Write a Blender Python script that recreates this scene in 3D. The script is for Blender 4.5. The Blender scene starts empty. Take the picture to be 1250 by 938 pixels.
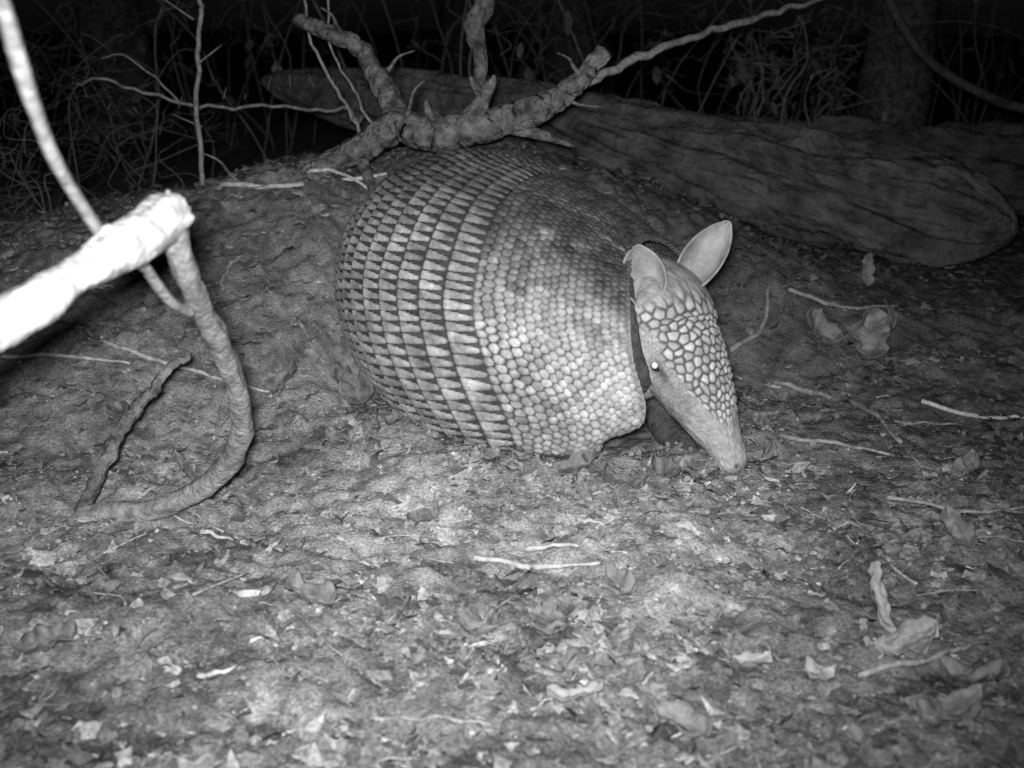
import bpy, math, random
import numpy as np
from mathutils import Vector, Euler
rng=np.random.default_rng(7); random.seed(7)
sc=bpy.context.scene
# ------------------------------------------------------------ noise
TAB=np.random.default_rng(3).random((256,256))
def vn(x,y):
    xi=np.floor(x).astype(int); yi=np.floor(y).astype(int)
    fx=x-xi; fy=y-yi; fx=fx*fx*(3-2*fx); fy=fy*fy*(3-2*fy)
    a=TAB[xi%256,yi%256]; b=TAB[(xi+1)%256,yi%256]; c=TAB[xi%256,(yi+1)%256]; d=TAB[(xi+1)%256,(yi+1)%256]
    return (a*(1-fx)+b*fx)*(1-fy)+(c*(1-fx)+d*fx)*fy-.5
def fbm(x,y,o=4,s=0):
    r=0;a=1.
    for i in range(o):
        ca,sa=math.cos(.6*i+.3),math.sin(.6*i+.3)
        X=(x*ca-y*sa)*2**i+17.3*i+s; Y=(x*sa+y*ca)*2**i+9.1*i+s*1.7
        r=r+a*vn(X,Y); a*=.55
    return r
def sm(a,b,t):
    t=np.clip((t-a)/(b-a),0,1); return t*t*(3-2*t)
# ------------------------------------------------------------ mesh helpers
def add_mesh(name,V,quads=None,tris=None,mat=None,col=None,smooth=True,parent=None):
    V=np.asarray(V,dtype=np.float32)
    loops=[];starts=[];n=0;st=0
    if quads is not None and len(quads):
        q=np.asarray(quads,dtype=np.int32); loops.append(q.ravel()); starts.append(np.arange(len(q))*4); st=len(q)*4; n+=len(q)
    if tris is not None and len(tris):
        t=np.asarray(tris,dtype=np.int32); loops.append(t.ravel()); starts.append(st+np.arange(len(t))*3); n+=len(t)
    L=np.concatenate(loops).astype(np.int32); S=np.concatenate(starts).astype(np.int32)
    me=bpy.data.meshes.new(name)
    me.vertices.add(len(V)); me.vertices.foreach_set('co',V.ravel())
    me.loops.add(len(L)); me.loops.foreach_set('vertex_index',L)
    me.polygons.add(n); me.polygons.foreach_set('loop_start',S)
    me.update(calc_edges=True); me.validate()
    me.polygons.foreach_set('use_smooth',np.full(len(me.polygons),smooth))
    if col is not None:
        c=np.asarray(col,dtype=np.float32); C=np.ones((len(V),4),dtype=np.float32); C[:,0]=c;C[:,1]=c;C[:,2]=c
        at=me.color_attributes.new('Col','FLOAT_COLOR','POINT'); at.data.foreach_set('color',C.ravel())
    if mat: me.materials.append(mat)
    ob=bpy.data.objects.new(name,me); sc.collection.objects.link(ob)
    if parent: ob.parent=parent
    return ob
def grid_quads(nu,nv,wrap=False):
    i=np.arange(nu-1)[:,None]; j=np.arange(nv if wrap else nv-1)[None,:]
    j2=(j+1)%nv
    return np.stack([i*nv+j,i*nv+j2,(i+1)*nv+j2,(i+1)*nv+j],-1).reshape(-1,4)
def catmull(P,R,n):
    P=np.asarray(P,float); R=np.asarray(R,float)
    if len(R)!=len(P): R=np.interp(np.linspace(0,1,len(P)),np.linspace(0,1,len(R)),R)
    Q=np.vstack([2*P[0]-P[1],P,2*P[-1]-P[-2]])
    out=[];ro=[]
    for i in range(len(P)-1):
        p0,p1,p2,p3=Q[i:i+4]
        for k in range(n):
            t=k/n
            out.append(.5*((2*p1)+(-p0+p2)*t+(2*p0-5*p1+4*p2-p3)*t*t+(-p0+3*p1-3*p2+p3)*t**3))
            ro.append(R[i]*(1-t)+R[i+1]*t)
    out.append(P[-1]);ro.append(R[-1])
    return np.array(out),np.array(ro)
class Buf:
    def __init__(s): s.V=[];s.Q=[];s.T=[];s.C=[];s.n=0
    def add(s,V,Q=None,T=None,c=.4):
        V=np.asarray(V,float)
        s.V.append(V); s.C.append(np.full(len(V),c) if np.isscalar(c) else np.asarray(c))
        if Q is not None and len(Q): s.Q.append(np.asarray(Q)+s.n)
        if T is not None and len(T): s.T.append(np.asarray(T)+s.n)
        s.n+=len(V)
    def make(s,name,mat,smooth=True,parent=None,col=True):
        return add_mesh(name,np.vstack(s.V),np.vstack(s.Q) if s.Q else None,np.vstack(s.T) if s.T else None,mat,np.concatenate(s.C) if col else None,smooth,parent)
def tube(buf,P,R,sides=10,n=6,rough=.0,fr=60,c=.4,seed=None,wob=0,cap=True):
    P,R=catmull(P,R,n); N=len(P); fr=fr*.42
    sd=random.random()*50 if seed is None else seed
    if wob:
        L=np.arange(N)*.45
        P=P+np.stack([fbm(L,L*0+sd,2),fbm(L,L*0+sd+9,2),fbm(L,L*0+sd+21,2)],-1)*wob
    T=np.gradient(P,axis=0); T/=np.linalg.norm(T,axis=1)[:,None]+1e-9
    a=np.array([0,0,1.]) if abs(T[0][2])<.9 else np.array([1.,0,0])
    u=np.cross(T[0],a); u/=np.linalg.norm(u)
    V=[]
    th=np.linspace(0,2*np.pi,sides,endpoint=False)
    s=np.concatenate([[0],np.cumsum(np.linalg.norm(np.diff(P,axis=0),axis=1))])
    for i in range(N):
        u=u-T[i]*np.dot(u,T[i]); u/=np.linalg.norm(u); w=np.cross(T[i],u)
        if rough:
            ss=th*0+s[i]*fr
            nz=.7*fbm(np.cos(th)*2.2+sd,ss,3)+.7*fbm(np.sin(th)*2.2+sd+31,ss+7,3)
            r=R[i]*(1+rough*nz)
        else: r=np.full(sides,R[i])
        V.append(P[i]+np.outer(r*np.cos(th),u)+np.outer(r*np.sin(th),w))
    V=np.vstack(V); Q=grid_quads(N,sides,True); Tt=[]
    if cap:
        V=np.vstack([V,P[0]-T[0]*R[0]*.3,P[-1]+T[-1]*R[-1]*.4]); k=len(V)
        for j in range(sides):
            Tt.append([k-2,(j+1)%sides,j]); Tt.append([k-1,(N-1)*sides+j,(N-1)*sides+(j+1)%sides])
    buf.add(V,Q,Tt,c)
# ------------------------------------------------------------ materials
def mat(name,lo,hi,scale=30,rough=.85,bump=.3,bscale=None,attr=False,spec=.3,stretch=None,bdist=.01,detail=4):
    m=bpy.data.materials.new(name); m.use_nodes=True; nt=m.node_tree; N=nt.nodes; K=nt.links
    b=N['Principled BSDF']; b.inputs['Roughness'].default_value=rough; b.inputs['Specular IOR Level'].default_value=spec
    tc=N.new('ShaderNodeTexCoord'); mp=N.new('ShaderNodeMapping'); K.new(tc.outputs['Object'],mp.inputs['Vector'])
    if stretch: mp.inputs['Scale'].default_value=stretch
    no=N.new('ShaderNodeTexNoise'); no.inputs['Scale'].default_value=scale; no.inputs['Detail'].default_value=detail; no.inputs['Roughness'].default_value=.65
    K.new(mp.outputs[0],no.inputs['Vector'])
    cr=N.new('ShaderNodeValToRGB'); cr.color_ramp.elements[0].position=.35; cr.color_ramp.elements[1].position=.65
    cr.color_ramp.elements[0].color=(lo,lo,lo,1); cr.color_ramp.elements[1].color=(hi,hi,hi,1)
    K.new(no.outputs['Fac'],cr.inputs[0])
    if attr:
        at=N.new('ShaderNodeAttribute'); at.attribute_name='Col'
        mx=N.new('ShaderNodeMix'); mx.data_type='RGBA'; mx.blend_type='MULTIPLY'; mx.inputs[0].default_value=1
        K.new(at.outputs['Color'],mx.inputs[6]); K.new(cr.outputs[0],mx.inputs[7]); K.new(mx.outputs[2],b.inputs['Base Color'])
    else: K.new(cr.outputs[0],b.inputs['Base Color'])
    if bump>0:
        n2=N.new('ShaderNodeTexNoise'); n2.inputs['Scale'].default_value=bscale or scale*3; n2.inputs['Detail'].default_value=2; K.new(mp.outputs[0],n2.inputs['Vector'])
        bp=N.new('ShaderNodeBump'); bp.inputs['Strength'].default_value=bump; bp.inputs['Distance'].default_value=bdist
        K.new(n2.outputs['Fac'],bp.inputs['Height']); K.new(bp.outputs[0],b.inputs['Normal'])
    return m
M_ground=mat('soil',.62,1.38,330,.95,.65,340,attr=True,spec=.1,bdist=.003,detail=3)
M_litter=mat('litter',.65,1.3,260,.9,0,attr=True,spec=.1,detail=1)
M_thin=mat('stem_bark',.7,1.25,60,.85,0,attr=True,spec=.2,detail=1)
M_barkL=mat('pale_bark',.40,.85,85,.8,.8,240,spec=.2,bdist=.003)
M_vine=mat('vine_bark',.20,.50,95,.85,.8,280,spec=.2,bdist=.003)
M_bark=mat('grey_bark',.06,.32,60,.9,1.,170,spec=.12,bdist=.006)
M_tree=mat('tree_bark',.03,.15,45,.9,1.,120,spec=.1,bdist=.01)
M_darkb=mat('dark_bark',.05,.14,50,.9,.8,150,spec=.15,bdist=.005)
M_log=mat('rotten_wood',.045,.155,20,.92,.9,80,spec=.08,bdist=.010,detail=6)
M_shell=mat('armour_plate',.78,1.18,240,.5,.25,600,attr=True,spec=.35,bdist=.001,detail=2)
M_skin=mat('armadillo_skin',.8,1.12,140,.6,.5,420,attr=True,spec=.3,bdist=.0012,detail=2)
M_ear=mat('ear_skin',.24,.42,60,.6,.3,250,spec=.3,bdist=.001)
M_belly=mat('belly_skin',.05,.12,70,.8,.8,200,spec=.2,bdist=.004)
M_eye=mat('eye_dark',.02,.03,10,.08,.0,spec=.8)
M_eyeshine=mat('eye_shine',.9,.95,10,.2,.0,spec=.8)  # white colour stands in for the flash reflected by the eye
M_claw=mat('claw',.15,.22,80,.5,.2)
M_leaf=mat('dead_leaf',.26,.5,70,.75,.6,160,spec=.2,bdist=.003)
M_leafd=mat('dull_leaf',.13,.32,70,.8,.6,160,spec=.15,bdist=.003)
# ------------------------------------------------------------ terrain
def H0(x,y):
    A=np.interp(x,[-1.5,-.85,-.35,0,.2,.5,.8,2,3],[.10,.14,.24,.265,.205,.09,.05,.05,.1])
    st=np.interp(x,[-.6,-.25,-.15,.3,.6],[1.08,1.15,1.40,1.43,1.3])
    t=np.clip((y-st)/(1.78-st),0,1); t=t*t*(3-2*t)
    return A*t*(1-.4*sm(1.9,2.7,y))
def HZ(x,y):
    x=np.asarray(x,float); y=np.asarray(y,float)
    near=1-sm(3,8,np.hypot(x,y-1))
    z=H0(x,y)+.024*fbm(x*5+3,y*5+8,3)
    bod=np.exp(-(((x-.02)/.20)**2+((y-1.27)/.18)**2))
    z=z+.024*np.exp(-(((x-.04)/.17)**2+((y-1.12-.25*np.minimum(x-.04,0)**2-.0)/.075)**2))+.024*np.exp(-(((x+.13)/.08)**2+((y-1.25)/.07)**2))
    z=z+near*(.015*fbm(x*22,y*22,3,5)+.0058*fbm(x*75,y*75,3,11))*(1-.4*bod)-.001
    z=z+.5*sm(5,30,y)*(.5+fbm(x*.1,y*.1,2))
    return z
def axis(a,b,st,far):
    c=list(np.arange(a,b,st)); s=st
    v=a; lo=[]
    while v>-far: s*=1.22; v-=s; lo.append(v)
    s=st; v=c[-1]; hi=[]
    while v<far: s*=1.22; v+=s; hi.append(v)
    return np.array(lo[::-1]+c+hi)
ax=axis(-1.0,1.15,.0042,70); ay=axis(.5,2.2,.0042,70)
X,Y=np.meshgrid(ax,ay,indexing='ij'); Z=HZ(X,Y)
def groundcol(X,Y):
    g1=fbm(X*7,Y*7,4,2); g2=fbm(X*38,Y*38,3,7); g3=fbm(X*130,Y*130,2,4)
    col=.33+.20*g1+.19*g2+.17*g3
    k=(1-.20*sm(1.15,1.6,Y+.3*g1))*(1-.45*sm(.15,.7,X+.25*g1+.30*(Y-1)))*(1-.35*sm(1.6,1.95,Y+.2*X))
    k=k*(.66+.34*sm(.62,.98,Y+.12*g1))*(1+.45*np.exp(-((Y-1.03)/.14)**2-((X+.03)/.28)**2))  # flash painted into colour: bright pool mid-ground, dimmer near soil, which is also moist
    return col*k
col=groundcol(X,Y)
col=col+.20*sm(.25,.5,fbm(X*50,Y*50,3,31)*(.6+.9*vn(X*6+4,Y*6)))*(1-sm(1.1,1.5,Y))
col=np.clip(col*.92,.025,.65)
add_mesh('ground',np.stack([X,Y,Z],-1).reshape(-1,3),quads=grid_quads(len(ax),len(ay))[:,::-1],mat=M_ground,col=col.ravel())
# ------------------------------------------------------------ litter (vectorised)
def scatter(n,pw=1.6,cl=.12):
    y=.52+2.2*rng.random(n)**pw; w=.36+.45*y
    x=(rng.random(n)*2-1)*w*1.1
    k=~((((x-.03)/.2)**2+((y-1.29)/.17)**2)<.6)
    k&=rng.random(n)<np.clip(.55+1.1*fbm(x*9,y*9,3,50),cl,1)
    return x[k],y[k]
def rotz(n,tilt=.5):
    t=rng.random(n)*6.283; tl=rng.normal(size=n)*tilt
    c,s,C,S=np.cos(t),np.sin(t),np.cos(tl),np.sin(tl); o=np.zeros(n)
    return np.stack([np.stack([c,-s*C,s*S],-1),np.stack([s,c*C,-c*S],-1),np.stack([o,S,C],-1)],1)
def chips(n0,r0,r1,pw,lo,hi,fl,tilt=.5,bright=.1,lift=.2,cl=.12):
    xs,ys=scatter(n0,1.5,cl); n=len(xs); zs=HZ(xs,ys)
    r=r0+r1*rng.random(n)**pw; k=8
    a=2*np.pi*(np.arange(k)[None,:]+.85*rng.random((n,k)))/k; rr=r[:,None]*(.3+.9*rng.random((n,k))); el=(fl+(1-fl)*rng.random(n))[:,None]
    px,py=rr*np.cos(a),rr*np.sin(a)*el
    cu=rng.normal(size=n)[:,None]*.4/r[:,None]
    pz=r[:,None]*.4*(rng.random((n,k))-.4)+cu*px*px
    p=np.stack([px,py,pz],-1)
    p=np.concatenate([np.stack([0*r,0*r,r*.2*rng.random(n)],-1)[:,None,:],p],1)
    p=np.einsum('nij,nkj->nki',rotz(n,tilt),p)+np.stack([xs,ys,zs+.0012+r*lift],-1)[:,None,:]
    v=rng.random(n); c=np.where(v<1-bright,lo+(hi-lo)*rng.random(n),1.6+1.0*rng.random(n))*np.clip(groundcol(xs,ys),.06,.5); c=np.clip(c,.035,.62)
    T=(np.arange(n)*9)[:,None,None]+np.array([[0,1+j,1+(j+1)%k] for j in range(k)])[None]
    return p.reshape(-1,3),T.reshape(-1,3),np.repeat(c,9)
sets=[chips(95000,.0012,.005,2.6,.5,1.5,.25,.6,.09,.3,.3),chips(21000,.004,.0115,2.6,.5,1.35,.3,.35,.06,.25,.3),chips(20000,.003,.013,2.3,.6,1.6,.05,.25,.22,.25,.3)]
P_=[];T_=[];C_=[];o=0
for p,t,c in sets: P_.append(p);T_.append(t+o);C_.append(c);o+=len(p)
add_mesh('leaf_litter',np.vstack(P_),None,np.vstack(T_),M_litter,np.concatenate(C_),True)
b=Buf()
xs,ys=scatter(2400)
for x,y in zip(xs,ys):
    L=.008+.055*rng.random()**2.3; t=rng.random()*3.14; r=.0004+.0012*rng.random()**2
    s=np.linspace(-1,1,4); px=x+s*L/2*math.cos(t)+rng.normal(size=4)*L*.05; py=y+s*L/2*math.sin(t)+rng.normal(size=4)*L*.05
    pz=np.maximum(HZ(px,py),HZ(x,y)-.002)+.0025+r+rng.random()*.003
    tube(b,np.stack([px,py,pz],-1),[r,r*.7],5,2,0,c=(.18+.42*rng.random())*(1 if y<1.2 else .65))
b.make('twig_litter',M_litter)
ph=(1+5**.5)/2
iv=np.array([(-1,ph,0),(1,ph,0),(-1,-ph,0),(1,-ph,0),(0,-1,ph),(0,1,ph),(0,-1,-ph),(0,1,-ph),(ph,0,-1),(ph,0,1),(-ph,0,-1),(-ph,0,1)])/1.902
it=np.array([(0,11,5),(0,5,1),(0,1,7),(0,7,10),(0,10,11),(1,5,9),(5,11,4),(11,10,2),(10,7,6),(7,1,8),(3,9,4),(3,4,2),(3,2,6),(3,6,8),(3,8,9),(4,9,5),(2,4,11),(6,2,10),(8,6,7),(9,8,1)])
xs,ys=scatter(16000,1.4); n=len(xs); zs=HZ(xs,ys)
r=.0010+.006*rng.random(n)**4.5
p=iv[None]*r[:,None,None]*(.5+.8*rng.random((n,12,1)))*np.array([1.3,1,.7]); p=np.einsum('nij,nkj->nki',rotz(n),p)+np.stack([xs,ys,zs+r*.1],-1)[:,None,:]
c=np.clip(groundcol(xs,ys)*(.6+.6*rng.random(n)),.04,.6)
T=(np.arange(n)*12)[:,None,None]+it[None]
add_mesh('soil_clods',p.reshape(-1,3),None,T.reshape(-1,3),M_litter,np.repeat(c,12),False)
# ------------------------------------------------------------ named sticks on the ground
def gstick(name,pts,r,m,lift=.004,sides=8,wob=.005):
    P=[(x,y,float(HZ(x,y))+lift) for x,y in pts]
    bb=Buf(); tube(bb,P,[r,r*.9,r*.6],sides,7,.35,110,wob=wob); bb.make(name,m,col=False)
gstick('twig',[(-.511,1.384),(-.453,1.356),(-.36,1.324),(-.286,1.296)],.0028,M_barkL,.008)
gstick('twig',[(-.63,1.344),(-.541,1.336),(-.462,1.336)],.0028,M_barkL,.008)
gstick('twig',[(-.423,1.70),(-.329,1.688),(-.187,1.708)],.0042,M_barkL,.008)
gstick('twig',[(-.30,1.70),(-.26,1.69),(-.187,1.66)],.003,M_barkL,.012)
gstick('twig',[(-.378,1.46),(-.375,1.496),(-.36,1.524)],.003,M_vine,.01)
gstick('twig',[(.345,1.448),(.403,1.40),(.427,1.304),(.43,1.192)],.0038,M_vine,.010)
gstick('twig',[(.297,1.204),(.355,1.18),(.412,1.164)],.0026,M_vine,.007)
gstick('twig',[(.503,1.34),(.561,1.32),(.64,1.308)],.003,M_barkL,.010)
gstick('twig',[(.446,1.272),(.529,1.288)],.0022,M_vine,.006)
gstick('twig',[(-.03,.928),(.025,.916),(.078,.912)],.0026,M_barkL,.009)
gstick('twig',[(.011,.944),(.057,.94)],.0026,M_barkL,.008)
gstick('twig',[(-.291,.988),(-.264,.996)],.0025,M_barkL,.007)
gstick('twig',[(.060,.996),(.084,.988)],.0026,M_barkL,.007)
gstick('twig',[(-.227,.74),(-.202,.748)],.0024,M_barkL,.006)
gstick('twig',[(-.271,1.412),(-.232,1.352)],.0026,M_vine,.01)
gstick('twig',[(.25,.74),(.32,.75),(.36,.78)],.0022,M_vine,.007)
gstick('twig',[(-.10,.70),(-.05,.695),(-.01,.69)],.0018,M_vine,.006)
gstick('twig',[(.36,1.02),(.43,1.0),(.50,1.02)],.0022,M_vine,.008)
gstick('twig',[(.40,1.62),(.47,1.60),(.56,1.63)],.003,M_vine,.008)
gstick('twig',[(.30,1.52),(.35,1.56),(.37,1.62)],.004,M_vine,.012)
# ------------------------------------------------------------ left broken limb and vine
b=Buf()
tube(b,[(-.36,.30,.25),(-.300,.44,.285),(-.252,.55,.314),(-.232,.60,.326),(-.214,.65,.338),(-.204,.69,.347)],[.0125,.012,.0115,.0105,.0135,.0125],28,16,.42,60)
tube(b,[(-.207,.675,.338),(-.203,.683,.350),(-.204,.685,.3605)],[.009,.0055,.0012],8,5,.5,120)
tube(b,[(-.203,.675,.338),(-.197,.683,.350),(-.195,.685,.356)],[.008,.0045,.001],8,5,.5,120)
tube(b,[(-.222,.64,.336),(-.226,.635,.346)],[.006,.004],8,5,.5,120)
b.make('broken_branch',M_barkL,col=False)
b=Buf()
tube(b,[(-.204,.69,.345),(-.207,.71,.316),(-.216,.78,.267),(-.221,.85,.216),(-.228,.92,.146),(-.250,.97,.087),(-.291,1.0,.042),(-.343,1.02,.014),(-.394,1.03,.008),(-.43,1.04,-.002)],[.0095,.0085,.0078,.0085,.0092,.0098,.0105,.0105,.0085,.006],22,16,.45,75)
tube(b,[(-.211,.46,.52),(-.212,.5,.466),(-.217,.53,.429),(-.225,.57,.394),(-.228,.61,.363),(-.229,.65,.334),(-.221,.68,.316),(-.221,.70,.302),(-.221,.73,.282),(-.218,.76,.268)],[.0036,.0034,.0036,.0033,.0032,.0031,.0031,.0033,.0033,.003],12,12,.22,70)
tube(b,[(-.20,.30,.75),(-.211,.46,.52)],[.0036],10,8,.1,70)
b.make('vine',M_vine,col=False)
b=Buf()
tube(b,[(-.328,1.12,.141),(-.357,1.10,.109),(-.386,1.08,.076),(-.404,1.06,.041),(-.421,1.04,-.003)],[.0035,.0055,.006,.007,.0075],14,10,.4,70,wob=.006)
b.make('crooked_twig',M_bark,col=False)
# ------------------------------------------------------------ fallen antler-like branch on the mound
b=Buf()
tube(b,[(-.72,1.80,.125),(-.60,1.77,.16),(-.511,1.75,.192),(-.398,1.73,.228),(-.297,1.72,.25),(-.223,1.72,.286),(-.168,1.72,.316),(-.101,1.70,.308),(-.03,1.70,.325),(.035,1.70,.342),(.088,1.70,.377),(.131,1.70,.425)],[.012,.015,.017,.017,.018,.020,.025,.022,.023,.018,.0145,.0125],30,16,.42,40,wob=.006)
tube(b,[(-.155,1.72,.315),(-.188,1.76,.368),(-.228,1.80,.426),(-.279,1.82,.450),(-.325,1.84,.468)],[.021,.0165,.013,.013,.009],22,12,.40,45,wob=.006)
tube(b,[(-.065,1.70,.318),(-.041,1.69,.363),(-.030,1.68,.380),(-.025,1.68,.392)],[.02,.011,.008,.003],14,8,.5,60)
tube(b,[(-.036,1.69,.365),(-.052,1.685,.376),(-.058,1.68,.39)],[.009,.006,.002],12,6,.5,60)
tube(b,[(-.10,1.69,.32),(-.118,1.67,.345),(-.122,1.67,.358)],[.012,.007,.002],12,6,.5,60)
tube(b,[(-.223,1.72,.278),(-.20,1.66,.235),(-.17,1.60,.19)],[.010,.007,.004],12,6,.3,60)
tube(b,[(.0,1.70,.32),(.05,1.71,.305),(.09,1.72,.29)],[.010,.007,.003],12,6,.4,60)
for (x,y,z,dx,dy,dz) in((-.25,1.81,.44,-.02,0,.035),(-.30,1.72,.25,.05,-.05,-.03),(-.40,1.73,.23,-.03,-.02,.04),(.06,1.70,.36,.04,0,-.01),(-.20,1.77,.385,.03,.02,.03),(-.45,1.74,.21,.05,-.05,.02),(-.16,1.71,.32,.02,-.02,.05),(.10,1.70,.39,-.02,-.01,.025),(-.34,1.72,.24,.04,-.04,.03)):
    tube(b,[(x,y,z),(x+dx*.6,y+dy*.6,z+dz*.5),(x+dx,y+dy,z+dz),(x+dx*1.8,y+dy*1.2,z+dz*1.3)],[.0045,.003,.002,.0008],7,5,.3,80)
b.make('fallen_branch',M_bark,col=False)
b=Buf()
tube(b,[(.02,1.74,.33),(.135,1.78,.389),(.221,1.85,.423),(.325,1.95,.452),(.438,2.05,.479),(.559,2.15,.512),(.9,2.4,.60)],[.0065,.0065,.006,.0055,.005,.0045,.004],10,10,.3,60,wob=.008)
b.make('long_branch',M_vine,col=False)
b=Buf()
tube(b,[(-.05,2.02,.19),(-.055,2.0,.35),(-.053,2.0,.411),(-.063,2.0,.462),(-.047,2.0,.501),(-.087,2.05,.58),(-.12,2.1,.80),(-.1,2.2,1.3)],[.013,.012,.012,.017,.018,.018,.016,.008],14,8,.45,40)
b.make('broken_sapling',M_bark,col=False)
b=Buf()
tube(b,[(-.50,1.90,.18),(-.506,1.9,.222),(-.523,1.97,.372),(-.518,2.0,.476),(-.513,2.0,.54),(-.50,2.02,.8),(-.53,2.1,1.2)],[.0042,.004,.0038,.0033,.002],8,8,.25,60,wob=.008)
for z,dx,dz in((.30,-.05,.02),(.40,.04,.03),(.47,-.06,.04)):
    tube(b,[(-.515,1.95,z),(-.515+dx,1.96,z+dz)],[.0015,.0007],5,4,.1)
b.make('sapling_stem',M_vine,col=False)
b=Buf()
tube(b,[(-.80,2.15,.36),(-.688,2.1,.367),(-.589,2.1,.331),(-.474,2.1,.317),(-.312,2.0,.324),(-.232,1.9,.31),(-.2,1.8,.29)],[.0022,.0028,.0028,.0024],7,8,.15,60,wob=.016)
tube(b,[(-.589,2.1,.331),(-.66,2.1,.40),(-.72,2.1,.41)],[.002,.001],6,5,.1,wob=.012)
tube(b,[(-.34,1.95,.56),(-.318,1.9,.431),(-.276,1.9,.362),(-.239,1.85,.295)],[.002,.003],7,6,.15,wob=.012)
tube(b,[(-.30,1.95,.56),(-.29,1.92,.43),(-.255,1.9,.36),(-.22,1.85,.30)],[.0016,.0022],7,6,.15,wob=.012)
for i in range(14):
    x=-.75+i*.04; z=.345-.02*math.sin(i*.5); tube(b,[(x,2.09,z-.005),(x+random.uniform(-.01,.01),2.085,z+random.choice((-1,1))*.016)],[.001,.0003],4,2,0)
b.make('thorny_twig',M_vine,col=False)
b=Buf()
tube(b,[(.70,2.6,.75),(.798,2.6,.533),(.90,2.6,.398),(.994,2.5,.326),(1.058,2.4,.298),(1.2,2.3,.27),(1.5,2.2,.2)],[.009,.010,.010,.009,.007],10,8,.25,40)
b.make('bent_branch',M_darkb,col=False)
# ------------------------------------------------------------ logs
def logm(name,A,B,R,bend,sides=140,n=260,seed=1,amp=.14):
    A=np.array(A);B=np.array(B)
    t=np.linspace(0,1,n); P=A+(B-A)*t[:,None]; P[:,2]+=bend*np.sin(np.pi*t)
    d=(B-A)/np.linalg.norm(B-A); L=np.linalg.norm(B-A)
    u=np.cross(d,[0,0,1]); u/=np.linalg.norm(u); w=np.cross(u,d)
    th=np.linspace(0,2*np.pi,sides,endpoint=False)
    TT,HH=np.meshgrid(t*L,th,indexing='ij')
    r=np.interp(t,np.linspace(0,1,len(R)),R)[:,None]
    cx,cy=np.cos(HH),np.sin(HH)
    nn=fbm(cx*1.4+TT*2.2+seed*5,cy*1.4+TT*1.3,3)*amp*2.0+fbm(TT*5+cx*3+seed,cy*6+TT*2+seed,4)*amp*.6+fbm(TT*9+cx*14,cx*9+cy*18+seed,3)*amp*.4
    nn=nn-.10*sm(.12,.22,fbm(TT*5+seed,cx*3+cy*4.1,2))
    e=np.clip((1-t)*L/.12,0,1)[:,None]; e0=np.clip(t*L/.05,0,1)[:,None]
    rag=np.sqrt(np.clip(e*(1+1.2*fbm(cx*2.5+seed,cy*2.5+TT*8,3)),0,1))*np.sqrt(e0)
    r=r*(1+nn)*np.maximum(rag,.02)
    V=P[:,None,:]+(r*cx)[...,None]*u+(r*cy)[...,None]*w*.92
    return add_mesh(name,V.reshape(-1,3),grid_quads(n,sides,True)[:,::-1],mat=M_log)
logm('fallen_log',(-.55,2.60,.35),(.84,1.90,.135),[.02,.06,.085,.09,.09,.095,.10,.10,.09],.012,seed=2)
logm('fallen_log',(.36,2.85,.17),(1.75,2.45,.13),[.10,.11,.115,.12,.10],.0,seed=5)
# ------------------------------------------------------------ trees
def tree(name,x,y,r,h,seed,m=M_bark):
    random.seed(seed); b=Buf(); z=float(HZ(x,y))
    pts=[(x+random.uniform(-.04,.04)*k,y+random.uniform(-.04,.04)*k,z-.1+h*k/6) for k in range(7)]
    pts[0]=(x,y,z-.1); pts.insert(1,(x,y,z+.12))
    tube(b,pts,[r*1.6,r*1.12,r,r*.9,r*.78,r*.6,r*.4,r*.12],26,14,.22,20)
    for i in range(5):
        a=i*1.26+random.random(); tube(b,[(x,y,z+.12),(x+r*1.3*math.cos(a),y+r*1.3*math.sin(a),z+.03),(x+r*3*math.cos(a),y+r*3*math.sin(a),z-.05)],[r*.5,r*.45,r*.15],10,5,.2)
    for i in range(12):
        k=random.uniform(.3,.97); a=random.random()*6.28; l=h*.35*(1.15-k)+.2; zz=z+h*k
        c=[(x,y,zz)]; 
        for s in range(1,5): c.append((x+l*s/4*math.cos(a+.2*s),y+l*s/4*math.sin(a+.2*s),zz+l*.5*(s/4)**.8))
        tube(b,c,[r*.3*(1.1-k)+.006,.003],7,5,.2)
        for s in (2,3,4):
            for q in range(3):
                a2=a+random.uniform(-1.2,1.2); ll=l*.35; p=c[s]
                tube(b,[p,(p[0]+ll*.5*math.cos(a2),p[1]+ll*.5*math.sin(a2),p[2]+ll*.3),(p[0]+ll*math.cos(a2),p[1]+ll*math.sin(a2),p[2]+ll*.4)],[.005,.0015],5,3,.1)
    b.make(name,m,col=False)
tree('tree',.975,3.05,.082,5,1,M_tree)
tree('tree',-1.5,4.6,.12,6,2,M_tree); tree('tree',.25,5.2,.10,6,3,M_tree); tree('tree',2.6,5.0,.13,6,4,M_tree); tree('tree',-.3,7.5,.15,7,5,M_tree)
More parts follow.
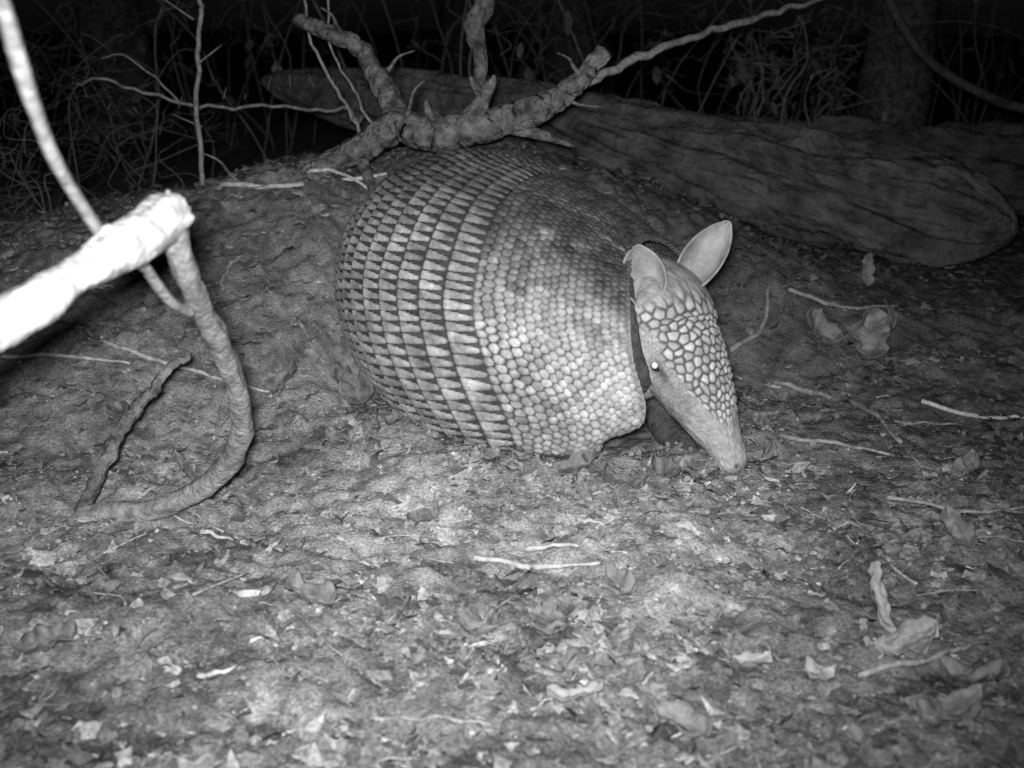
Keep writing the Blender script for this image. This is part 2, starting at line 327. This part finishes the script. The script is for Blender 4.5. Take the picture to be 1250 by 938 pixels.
# ------------------------------------------------------------ bramble thicket
random.seed(11)
b=Buf()
def arc(b,x,y,h,l,a,r,c,depth=0,z0=None):
    z=float(HZ(x,y))-.02 if z0 is None else z0
    pts=[];n=6; w=random.uniform(.6,1.3)
    for i in range(n+1):
        t=i/n; pts.append((x+l*t**1.4*math.cos(a)+random.gauss(0,.02),y+l*t**1.4*math.sin(a)+random.gauss(0,.02),z+h*math.sin(min(1.57*w*t*1.2,2.6))+random.gauss(0,.012)))
    tube(b,pts,[r,r*.35],4,3,0,c=c,cap=False)
    if depth<2:
        for k in range(random.randint(1,3)):
            p=pts[random.randint(2,n)]
            arc(b,p[0],p[1],random.uniform(-.1,.16),random.uniform(.06,.2),random.random()*6.28,r*.55,c,depth+1,p[2])
    return pts
tips=[]
for i in range(110):
    y=random.uniform(2.5,4.6); x=random.uniform(-.55,.6)*y*.9
    if y<2.9 and -.3<x<1.0 : y+=.7
    tips.append(arc(b,x,y,random.uniform(.3,.9),random.uniform(.15,.9),random.random()*6.28,random.uniform(.0014,.0034),random.uniform(.08,.28)))
for i in range(14):
    x=random.uniform(.55,.85); y=random.uniform(2.75,3.1)
    tips.append(arc(b,x,y,random.uniform(.25,.5),random.uniform(.05,.2),random.random()*6.28,random.uniform(.0014,.003),random.uniform(.15,.3)))
for i in range(14):
    x=random.uniform(-1.1,-.5); y=random.uniform(1.95,2.3)
    arc(b,x,y,random.uniform(.12,.35),random.uniform(.1,.35),random.random()*6.28,random.uniform(.001,.0018),random.uniform(.12,.25))
for i in range(600):
    p=random.choice(tips)[random.randint(1,6)]; s=random.uniform(.010,.032)
    q=np.array([[-1,0,0],[-.3,.45,.1],[.5,.4,.05],[1.1,0,0],[.5,-.4,.05],[-.3,-.45,.1]])*s
    R=np.array(Vector((random.gauss(0,1),random.gauss(0,1),random.gauss(0,1))).to_track_quat('X','Z').to_matrix())
    b.add(q@R.T+np.array(p),[[0,1,2,3],[0,3,4,5]],None,random.uniform(.08,.22))
b.make('bramble_thicket',M_thin)
# ------------------------------------------------------------ dead leaves
lc=[0]
def leaf(name,x,y,L,W,yaw,pitch,lobes,m,curl=.3,lift=.004,roll=0):
    lc[0]+=13.7; sd=lc[0]
    nu,nv=44,15; u=np.linspace(0,1,nu)[:,None]; v=np.linspace(-1,1,nv)[None,:]
    env=np.sin(np.pi*np.clip(u,0.02,.985)**.85)**.7
    side=np.where(v<0,0.,7.)
    lob=1+(.30*np.abs(np.sin(u*lobes*3.14+side*.07))**.7-.22 if lobes else 0)+.55*fbm(u*6+sd,side+u*0,3)
    w=W*env*lob*(1-.15*u); w=np.maximum(w,L*.008)
    av=np.abs(v)
    px=L*u+.16*L*av*u*env+.03*L*fbm(u*4+sd,v*2,2); py=w*v
    pz=curl*W*(av**1.6)*(1.0+1.2*fbm(u*3+sd,side,2))+curl*L*.7*(u-.4)**2+.16*L*fbm(u*4+sd,v*2+y*9,3)-.02*L*np.exp(-(v/.12)**2)
    V=np.stack([px+0*v,py+0*px,pz+0*px],-1).reshape(-1,3)
    R=np.array(Euler((roll,-pitch,yaw),'XYZ').to_matrix())
    V=V@R.T; V+= [x,y,float(HZ(x,y))+lift]
    o=add_mesh(name,V,grid_quads(nu,nv),mat=m); s=o.modifiers.new('s','SOLIDIFY'); s.thickness=.0006
R_=math.radians
leaf('dead_leaf',.290,.79,.055,.009,R_(115),.95,0,M_leaf,.4,.0,.3)
leaf('dead_leaf',.275,.765,.050,.022,R_(0),.35,3,M_leaf,.35,.002)
leaf('dead_leaf',.31,.73,.045,.018,R_(-30),.2,3,M_leafd,.5)
leaf('dead_leaf',.165,.755,.03,.010,R_(-30),.25,2,M_leaf,.6)
leaf('dead_leaf',.215,.745,.03,.010,R_(-60),.2,2,M_leaf,.6)
leaf('dead_leaf',.025,.712,.04,.007,R_(5),.05,3,M_leaf,.6)
leaf('dead_leaf',-.205,1.33,.07,.026,R_(60),1.0,3,M_leafd,.7,.004,.5)
leaf('dead_leaf',-.175,1.29,.05,.020,R_(120),.8,3,M_leafd,.8,.004,-.4)
leaf('dead_leaf',-.29,1.30,.05,.016,R_(40),.5,2,M_leafd,.6)
leaf('dead_leaf',.47,1.50,.07,.026,R_(70),1.1,3,M_leafd,.8,.0,.6)
leaf('dead_leaf',.49,1.52,.06,.022,R_(10),.7,3,M_leafd,.8,.0,-.4)
leaf('dead_leaf',.44,1.52,.06,.020,R_(150),.6,3,M_leafd,.8,.0,-.2)
leaf('dead_leaf',.535,1.70,.05,.010,R_(90),1.3,0,M_leafd,.6)
leaf('dead_leaf',.40,.92,.045,.012,R_(110),.5,2,M_leafd,.6)
leaf('dead_leaf',-.029,.80,.045,.018,R_(80),.05,3,M_leafd,.4)
leaf('dead_leaf',-.37,.76,.045,.018,R_(30),.1,3,M_leafd,.4)
leaf('dead_leaf',.03,.80,.035,.016,R_(100),.1,3,M_leafd,.4)
leaf('dead_leaf',.27,.66,.05,.020,R_(20),.15,3,M_leafd,.4)
leaf('dead_leaf',.13,.66,.04,.016,R_(150),.1,3,M_leafd,.4)
for i,(x,y) in enumerate([(-.10,1.20),(-.06,1.17),(-.02,1.15),(.02,1.12),(.13,1.07),(.17,1.10),(-.14,1.22),(.24,1.13),(.05,1.09),(-.2,1.2),(.09,1.08),(-.32,1.12),(.35,1.4),(.3,1.3),(-.45,1.25),(-.1,1.02),(.45,1.1),(-.5,.95),(.1,.87),(-.15,.86)]):
    leaf('dead_leaf',x,y,.032+.010*(i%3),.012,R_(47*i),.2+.12*(i%3),3,M_leafd,.8,.0,.3*((i%3)-1))
# ------------------------------------------------------------ armadillo
arm=bpy.data.objects.new('armadillo',None); sc.collection.objects.link(arm)
CP=np.array([(.140,1.175,.153),(.09,1.205,.156),(.02,1.25,.158),(-.035,1.31,.158),(-.070,1.38,.155),(-.088,1.45,.145),(-.10,1.51,.12),(-.103,1.548,.09)])
RU=np.array([.086,.120,.148,.156,.150,.128,.088,.040]); RW=np.array([.093,.120,.142,.147,.140,.122,.085,.038]); RL=np.array([.148,.172,.178,.176,.165,.150,.11,.05])
def sweep_params(na):
    P,_=catmull(CP,RU,60)
    s=np.concatenate([[0],np.cumsum(np.linalg.norm(np.diff(P,axis=0),axis=1))])
    knots=s[::60]
    a=np.linspace(0,s[-1],na)
    C=np.stack([np.interp(a,s,P[:,i]) for i in range(3)],-1)
    def sp(Rv):
        _P=np.stack([knots,Rv,Rv*0],-1); q,_=catmull(_P,Rv,30); return np.interp(a,q[:,0],q[:,1])
    T=np.gradient(C,axis=0); T[:,2]=0; T/=np.linalg.norm(T,axis=1)[:,None]
    return a,C,T,sp(RU),sp(RW),sp(RL)
def shell_pts(a,C,T,ru,rw,rl,phi,off):
    S=np.stack([T[:,1],-T[:,0],T[:,2]*0],-1)*-1
    sp,cp=np.sin(phi),np.cos(phi)
    lat=np.sign(sp)*np.abs(sp)**.95
    ver=np.where(cp>=0,ru[:,None]*cp[None,:],rl[:,None]*cp[None,:])
    V=C[:,None,:]+(rw[:,None]*lat[None,:])[...,None]*S[:,None,:]
    V[...,2]+=ver
    ap=np.abs(phi)
    f=.028*sp**2-.006*np.maximum(cp,0)**2+.020*np.exp(-((ap-2.0)/.30)**2)-.045*sm(2.05,2.4,ap)
    sh=np.exp(-a/.07)[:,None]*f[None,:]+ (.040*sm(1.2,2.4,ap))[None,:]*sm(0,.06,a)[:,None]
    V-=sh[...,None]*T[:,None,:]
    return V
na,nf=680,760
a,C,T,ru,rw,rl=sweep_params(na)
pm=math.radians(136); phi=np.linspace(-pm,pm,nf)
V=shell_pts(a,C,T,ru,rw,rl,phi,0)
A,F=np.meshgrid(a,phi,indexing='ij')
V[...,2]+=.005*fbm(A*12,F*2.2,2,40)   # slight unevenness of the whole carapace
du=np.gradient(V,axis=0); dv=np.gradient(V,axis=1); Nn=np.cross(du,dv); Nn/=np.linalg.norm(Nn,axis=2)[...,None]+1e-9
cen=C[:,None,:]
if np.mean(np.sum(Nn*(V-cen),2))<0: Nn=-Nn
BW=.0215; NS=88; w=F/(2*pm)*NS
b0,nb=.122,10; b1=b0+BW*nb
bt=(A+.0016*fbm(F*3,A*8,2)-b0)/BW; inband=(bt>=0)&(bt<nb)
bi=np.floor(bt); t=bt-bi
wv=w*.80+.5*(bi%2)+.25*fbm(w*.3,bi*3.1,2)
cell=np.floor(wv); wl=np.abs(wv-cell-.5)
cj=TAB[cell.astype(int)%256,(bi.astype(int)*7)%256]
af=np.abs(F)
tri=(.34+.10*cj+.05*sm(1.0,2.0,af))*(t**.9)+.035+.03*sm(1.2,2.1,af)-wl
mask=sm(-.03,.11,tri)*sm(.06,.25,t)*(1-sm(.84,.94,t))
hb=.0048*t*(1-sm(.92,1.,t))+.0016*mask
def hexd(x,y,jit=.26):
    best=np.full(x.shape,9.);sec=np.full(x.shape,9.);ida=np.zeros(x.shape)
    y0=np.round(y/.866)
    for dy in(-1,0,1):
        ry=y0+dy; ofs=.5*(np.mod(ry,2)); rx=np.round(x-ofs)
        for dx in(-1,0,1):
            cx=rx+dx+ofs; cy=ry*.866
            i1=(cx*2).astype(int)%256; i2=ry.astype(int)%256
            jx=(TAB[i1,i2]-.5)*jit; jy=(TAB[i2,i1]-.5)*jit
            d=np.hypot(x-cx-jx,y-cy-jy)
            nb_=d<best
            sec=np.where(nb_,best,np.minimum(sec,d)); ida=np.where(nb_,TAB[i1,(ry*3).astype(int)%256],ida); best=np.where(nb_,d,best)
    return best,sec-best,ida
aa=np.where(A<b0,A/.0074*(1+.2*(1-A/b0)),(A-b1)/.0074+20)
d,e,idr=hexd(w,aa*.9,.32)
pl=sm(.18,.52,e)
hs=.0025*(1-np.clip(d/.62,0,1)**2)*sm(0,.3,e)
h=np.where(inband,hb,hs+.0012)
h=h*(1-sm(pm-.08,pm-.02,np.abs(F)))
V=V+Nn*h[...,None]
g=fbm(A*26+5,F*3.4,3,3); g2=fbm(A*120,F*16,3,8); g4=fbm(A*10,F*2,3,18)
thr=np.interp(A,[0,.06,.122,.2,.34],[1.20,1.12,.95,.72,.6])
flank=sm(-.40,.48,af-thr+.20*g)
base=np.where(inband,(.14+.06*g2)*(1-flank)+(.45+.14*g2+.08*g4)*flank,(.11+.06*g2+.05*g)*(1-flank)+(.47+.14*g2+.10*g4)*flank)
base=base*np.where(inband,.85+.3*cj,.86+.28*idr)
gap=np.where(inband,.04+.045*flank,.05+.03*flank)
m_=np.where(inband,mask,pl*(.5+.5*flank))
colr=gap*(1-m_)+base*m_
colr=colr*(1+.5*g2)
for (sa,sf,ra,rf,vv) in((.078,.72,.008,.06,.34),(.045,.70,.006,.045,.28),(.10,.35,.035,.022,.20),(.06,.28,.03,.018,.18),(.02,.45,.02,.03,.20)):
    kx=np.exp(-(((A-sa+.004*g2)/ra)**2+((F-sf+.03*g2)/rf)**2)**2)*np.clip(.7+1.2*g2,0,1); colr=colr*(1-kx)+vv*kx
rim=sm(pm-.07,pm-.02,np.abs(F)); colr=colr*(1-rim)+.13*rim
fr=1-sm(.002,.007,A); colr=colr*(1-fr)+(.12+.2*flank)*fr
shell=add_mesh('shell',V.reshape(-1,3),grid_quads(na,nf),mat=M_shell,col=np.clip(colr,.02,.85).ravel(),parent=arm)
so=shell.modifiers.new('s','SOLIDIFY'); so.thickness=.003; so.offset=-1
# body under the shell with legs, fused
b=Buf()
a2,C2,T2,ru2,rw2,rl2=sweep_params(60)
ph=np.linspace(-math.pi,math.pi,48,endpoint=False)
Vb=shell_pts(a2,C2,T2,ru2*.9-.003,rw2*.86-.003,rl2*.68,ph,0)
n0=60*48; Vf=np.vstack([Vb.reshape(-1,3),C2[0],C2[-1]])
Tc=[[n0,(j+1)%48,j] for j in range(48)]+[[n0+1,59*48+j,59*48+(j+1)%48] for j in range(48)]
b.add(Vf,grid_quads(60,48,True),Tc)
def leg(pts,r): tube(b,pts,r,14,8,.0)
leg([(.07,1.19,.10),(.045,1.175,.065),(.055,1.15,.035),(.072,1.125,.022),(.088,1.105,.022)],[.04,.028,.019,.017,.010])
leg([(.15,1.23,.10),(.165,1.24,.06),(.17,1.215,.03),(.185,1.185,.018),(.198,1.165,.014)],[.038,.026,.018,.016,.01])
leg([(-.08,1.37,.10),(-.085,1.325,.065),(-.115,1.34,.035),(-.11,1.305,.022),(-.10,1.27,.02)],[.055,.038,.022,.019,.011])
leg([(.0,1.45,.11),(.03,1.41,.075),(.045,1.45,.045),(.05,1.42,.025),(.055,1.385,.02)],[.055,.038,.022,.019,.011])
leg([(-.10,1.52,.10),(-.12,1.60,.11),(-.10,1.68,.22),(-.02,1.66,.27)],[.03,.022,.015,.006])
body=b.make('body',M_belly,parent=arm,col=False)
rm=body.modifiers.new('r','REMESH'); rm.mode='VOXEL'; rm.voxel_size=.005; rm.use_smooth_shade=True
s_=body.modifiers.new('sm','SMOOTH'); s_.iterations=6
b=Buf()
for (x,y,z,hx,hy) in((.088,1.105,.024,.5,-.85),(.198,1.165,.014,.5,-.85),(-.10,1.27,.022,.3,-.95),(.055,1.385,.02,.3,-.95)):
    for k in(-1.5,-.5,.5,1.5):
        ang=math.atan2(hy,hx)+k*.28; cx,cy=math.cos(ang),math.sin(ang); ox,oy=-hy*k*.0055,hx*k*.0055
        tube(b,[(x+ox-cx*.006,y+oy-cy*.006,z),(x+ox+cx*.008,y+oy+cy*.008,z+.002),(x+ox+cx*.018,y+oy+cy*.018,z-.010)],[.0042,.0036,.0008],8,5,0)
b.make('claws',M_claw,parent=arm,col=False)
# head
B=np.array([.150,1.166,.170]); TP=np.array([.230,1.098,.020])
hd=[(.070,1.225,.145),(.112,1.182,.155),(.150,1.166,.170)]
LT=[.098,.096,.070]; DR=[.090,.080,.051]
nrm=np.array([-.69,-.72,0])
for tt,lt,dr in((.15,.0605,.045),(.32,.0550,.042),(.5,.045,.036),(.68,.031,.0275),(.84,.0205,.0195),(.95,.016,.015),(1.,.0135,.012)):
    p=B+(TP-B)*tt+np.array([.4,-.4,.4])*.008*math.sin(math.pi*tt)+nrm*.008*math.sin(math.pi*min(tt*1.1,1)); hd.append(tuple(p)); LT.append(lt); DR.append(dr)
PP,_=catmull(hd,LT,40); LTi=catmull(np.stack([np.arange(len(LT)),LT,DR],-1),LT,40)[0]
lt,dr=LTi[:,1],LTi[:,2]
nh=len(PP); kk=np.arange(nh)/40
rs=np.concatenate([[0],np.cumsum(np.linalg.norm(np.diff(PP,axis=0),axis=1))])
idx=np.linspace(0,rs[-1],420); PP=np.stack([np.interp(idx,rs,PP[:,i]) for i in range(3)],-1); lt=np.interp(idx,rs,lt); dr=np.interp(idx,rs,dr); sB=np.interp(2,kk,rs); Lh=rs[-1]-sB
end=rs[-1]-idx; ce=np.sqrt(np.clip(1-(1-np.clip(end/.011,0,1))**2,0,1)); lt=lt*np.maximum(ce,.01); dr=dr*np.maximum(ce,.01)
Th=np.gradient(PP,axis=0); Th/=np.linalg.norm(Th,axis=1)[:,None]
for _ in range(30): Th[1:-1]=(Th[:-2]+Th[1:-1]+Th[2:])/3
Th/=np.linalg.norm(Th,axis=1)[:,None]
n0_=np.array([.59,-.57,.57])
Ln=np.cross(n0_,Th); Ln/=np.linalg.norm(Ln,axis=1)[:,None]
if Ln[200][0]>0: Ln=-Ln
Dn=np.cross(Th,Ln)
if np.dot(Dn[200],n0_)<0: Dn=-Dn
npsi=320; psi=np.linspace(-math.pi,math.pi,npsi,endpoint=False)
sp_,cp_=np.sin(psi),np.cos(psi)
shape=1-.10*np.maximum(-cp_,0)
V=PP[:,None,:]+(lt[:,None]*sp_*shape)[...,None]*Ln[:,None,:]+(dr[:,None]*cp_*np.where(cp_<0,.85,1))[...,None]*Dn[:,None,:]
Rad=V-PP[:,None,:]; Rn=Rad/(np.linalg.norm(Rad,axis=2)[...,None]+1e-9)
tH=((idx-sB)/Lh)[:,None]+0*psi[None,:]; PS=psi[None,:]+0*tH
nz1=fbm(tH*8,PS*2,2,4)
arcy=tH*Lh/.0092
d,e,idr=hexd(PS*5.0+.3+.4*nz1,arcy+.5*fbm(tH*6,PS*3,2,60),.5)
edge=1.10-.45*np.clip(tH,0,1)
shield=(1-sm(edge-.10,edge+.04,np.abs(PS)+.3*nz1))*sm(.02,.08,tH)*(1-sm(.62,.78,tH+.1*nz1))
pl=sm(.05,.34,e)
hh=shield*(.0026*(1-np.clip(d/.62,0,1)**2)*sm(0,.3,e))
hh=hh+.0045*np.exp(-(((tH-.31)/.09)**2+((np.abs(PS)-1.10)/.16)**2))
hh=hh-.0035*np.exp(-(((tH-.36)/.05)**2+((np.abs(PS)-1.34)/.16)**2))
hh=hh-.0016*np.exp(-((np.abs(PS)-2.25+.15*tH)/.06)**2)*sm(.45,.6,tH)
hh=hh-.0022*np.exp(-((((tH-.965)/.018)**2+((np.abs(PS)-.75)/.22)**2)))
hh=hh+.0016*np.sin(tH*55+2*np.cos(PS)+2*nz1)*np.clip(1-np.abs(tH+.03)/.16,0,1)*(1-shield)
hh=hh+.0012*fbm(tH*22,PS*5,3,9)*(1-shield)
V=V+Rn*hh[...,None]
fine=fbm(tH*70,PS*14,3,6)
d2,e2,id2=hexd(PS*11,tH*Lh/.0042,.5)
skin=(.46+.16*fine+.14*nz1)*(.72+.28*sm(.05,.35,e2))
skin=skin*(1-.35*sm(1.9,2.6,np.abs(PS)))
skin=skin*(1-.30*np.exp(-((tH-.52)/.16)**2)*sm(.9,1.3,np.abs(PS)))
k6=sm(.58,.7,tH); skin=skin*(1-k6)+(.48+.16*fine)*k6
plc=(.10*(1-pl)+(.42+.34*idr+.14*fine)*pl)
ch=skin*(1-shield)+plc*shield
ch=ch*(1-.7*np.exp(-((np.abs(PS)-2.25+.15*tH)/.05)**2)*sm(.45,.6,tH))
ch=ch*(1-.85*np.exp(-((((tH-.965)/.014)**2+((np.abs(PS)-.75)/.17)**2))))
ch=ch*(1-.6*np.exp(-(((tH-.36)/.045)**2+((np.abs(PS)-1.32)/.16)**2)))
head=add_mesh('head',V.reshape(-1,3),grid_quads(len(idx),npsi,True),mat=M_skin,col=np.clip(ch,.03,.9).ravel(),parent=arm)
ie=int(np.argmin(np.abs(tH[:,0]-.31)))
def sphere(name,c,r,m):
    bb=Buf(); th=np.linspace(0,math.pi,14); p=np.linspace(0,2*math.pi,20,endpoint=False)
    Vv=np.stack([np.outer(np.sin(th),np.cos(p)),np.outer(np.sin(th),np.sin(p)),np.outer(np.cos(th),np.ones(20))],-1).reshape(-1,3)*r+c
    bb.add(Vv,grid_quads(14,20,True)); bb.make(name,m,parent=arm,col=False)
for sgn,nm in((1,'eye_left'),(-1,'eye_right')):
    ps=sgn*1.30
    dirv=Ln[ie]*math.sin(ps)*lt[ie]*1.+Dn[ie]*math.cos(ps)*dr[ie]; ln=np.linalg.norm(dirv); dn=dirv/ln
    c=PP[ie]+dn*(ln-.0055)
    sphere(nm,c,.0072,M_eye)
    sphere(nm+'_shine',c+dn*.0040+np.array([-.06,-.2,.05])*.004,.0038,M_eyeshine)
def ear(nm,base,tip,W,face,depth,flip=1):
    base=np.array(base);tip=np.array(tip); ax_=tip-base; L=np.linalg.norm(ax_); ax_/=L
    f=np.array(face,float); f-=ax_*np.dot(f,ax_); f/=np.linalg.norm(f); sd=np.cross(ax_,f)
    nu,nv=40,24; u=np.linspace(0,1,nu)[:,None]; v=np.linspace(-1,1,nv)[None,:]
    w=W*(np.sin(math.pi*np.clip(.16+.84*u,0,1)**1.25))**.62; w=np.maximum(w,.0008)
    curl=np.interp(u[:,0],[0,.35,1],[2.3,1.7,.8])[:,None]
    ang=v*curl
    x=w*np.sin(ang)/np.maximum(np.sin(np.minimum(curl,1.57)),.3); z=-w*(np.cos(ang)-np.cos(curl))*depth
    bend=-.16*L*u**2
    Vv=base+(L*u)[...,None]*ax_+x[...,None]*sd+(z+bend+.0018*fbm(u*7,v*3,2))[...,None]*f
    o=add_mesh(nm,Vv.reshape(-1,3),grid_quads(nu,nv),mat=M_ear,parent=arm); s=o.modifiers.new('s','SOLIDIFY'); s.thickness=.0022; s.offset=0
ear('ear_left',(.137,1.116,.188),(.126,1.122,.250),.0225,(.2,-.98,.1),1.0)
ear('ear_right',(.172,1.172,.190),(.224,1.186,.266),.0205,(-.35,-.93,.1),1.1)
# ------------------------------------------------------------ camera, flash, sky
cam=bpy.data.cameras.new('trail_view'); co=bpy.data.objects.new('camera',cam); sc.collection.objects.link(co); sc.camera=co
co.location=(0,0,.45); co.rotation_euler=(math.radians(73),0,0); cam.sensor_width=36; cam.lens=40.43; cam.clip_start=.02; cam.clip_end=300
cam.dof.use_dof=True; cam.dof.focus_distance=1.25; cam.dof.aperture_fstop=7
sp=bpy.data.lights.new('infrared_flash','SPOT'); sp.energy=68; sp.spot_size=math.radians(75); sp.spot_blend=1.0; sp.shadow_soft_size=.022
so_=bpy.data.objects.new('infrared_flash',sp); sc.collection.objects.link(so_); so_.location=(-.015,-.02,.48)
so_.rotation_euler=(Vector((-.08,1.5,.08))-so_.location).to_track_quat('-Z','Y').to_euler()
wd=bpy.data.worlds.new('World'); sc.world=wd; wd.use_nodes=True; nt=wd.node_tree
sk=nt.nodes.new('ShaderNodeTexSky'); sk.sky_type='NISHITA'; sk.sun_disc=False; sk.sun_elevation=math.radians(4); sk.sun_rotation=math.radians(180)
bw=nt.nodes.new('ShaderNodeRGBToBW'); nt.links.new(sk.outputs[0],bw.inputs[0]); nt.links.new(bw.outputs[0],nt.nodes['Background'].inputs[0]); nt.nodes['Background'].inputs[1].default_value=.0015
sc.view_settings.view_transform='Standard'; sc.view_settings.look='None'; sc.view_settings.exposure=0
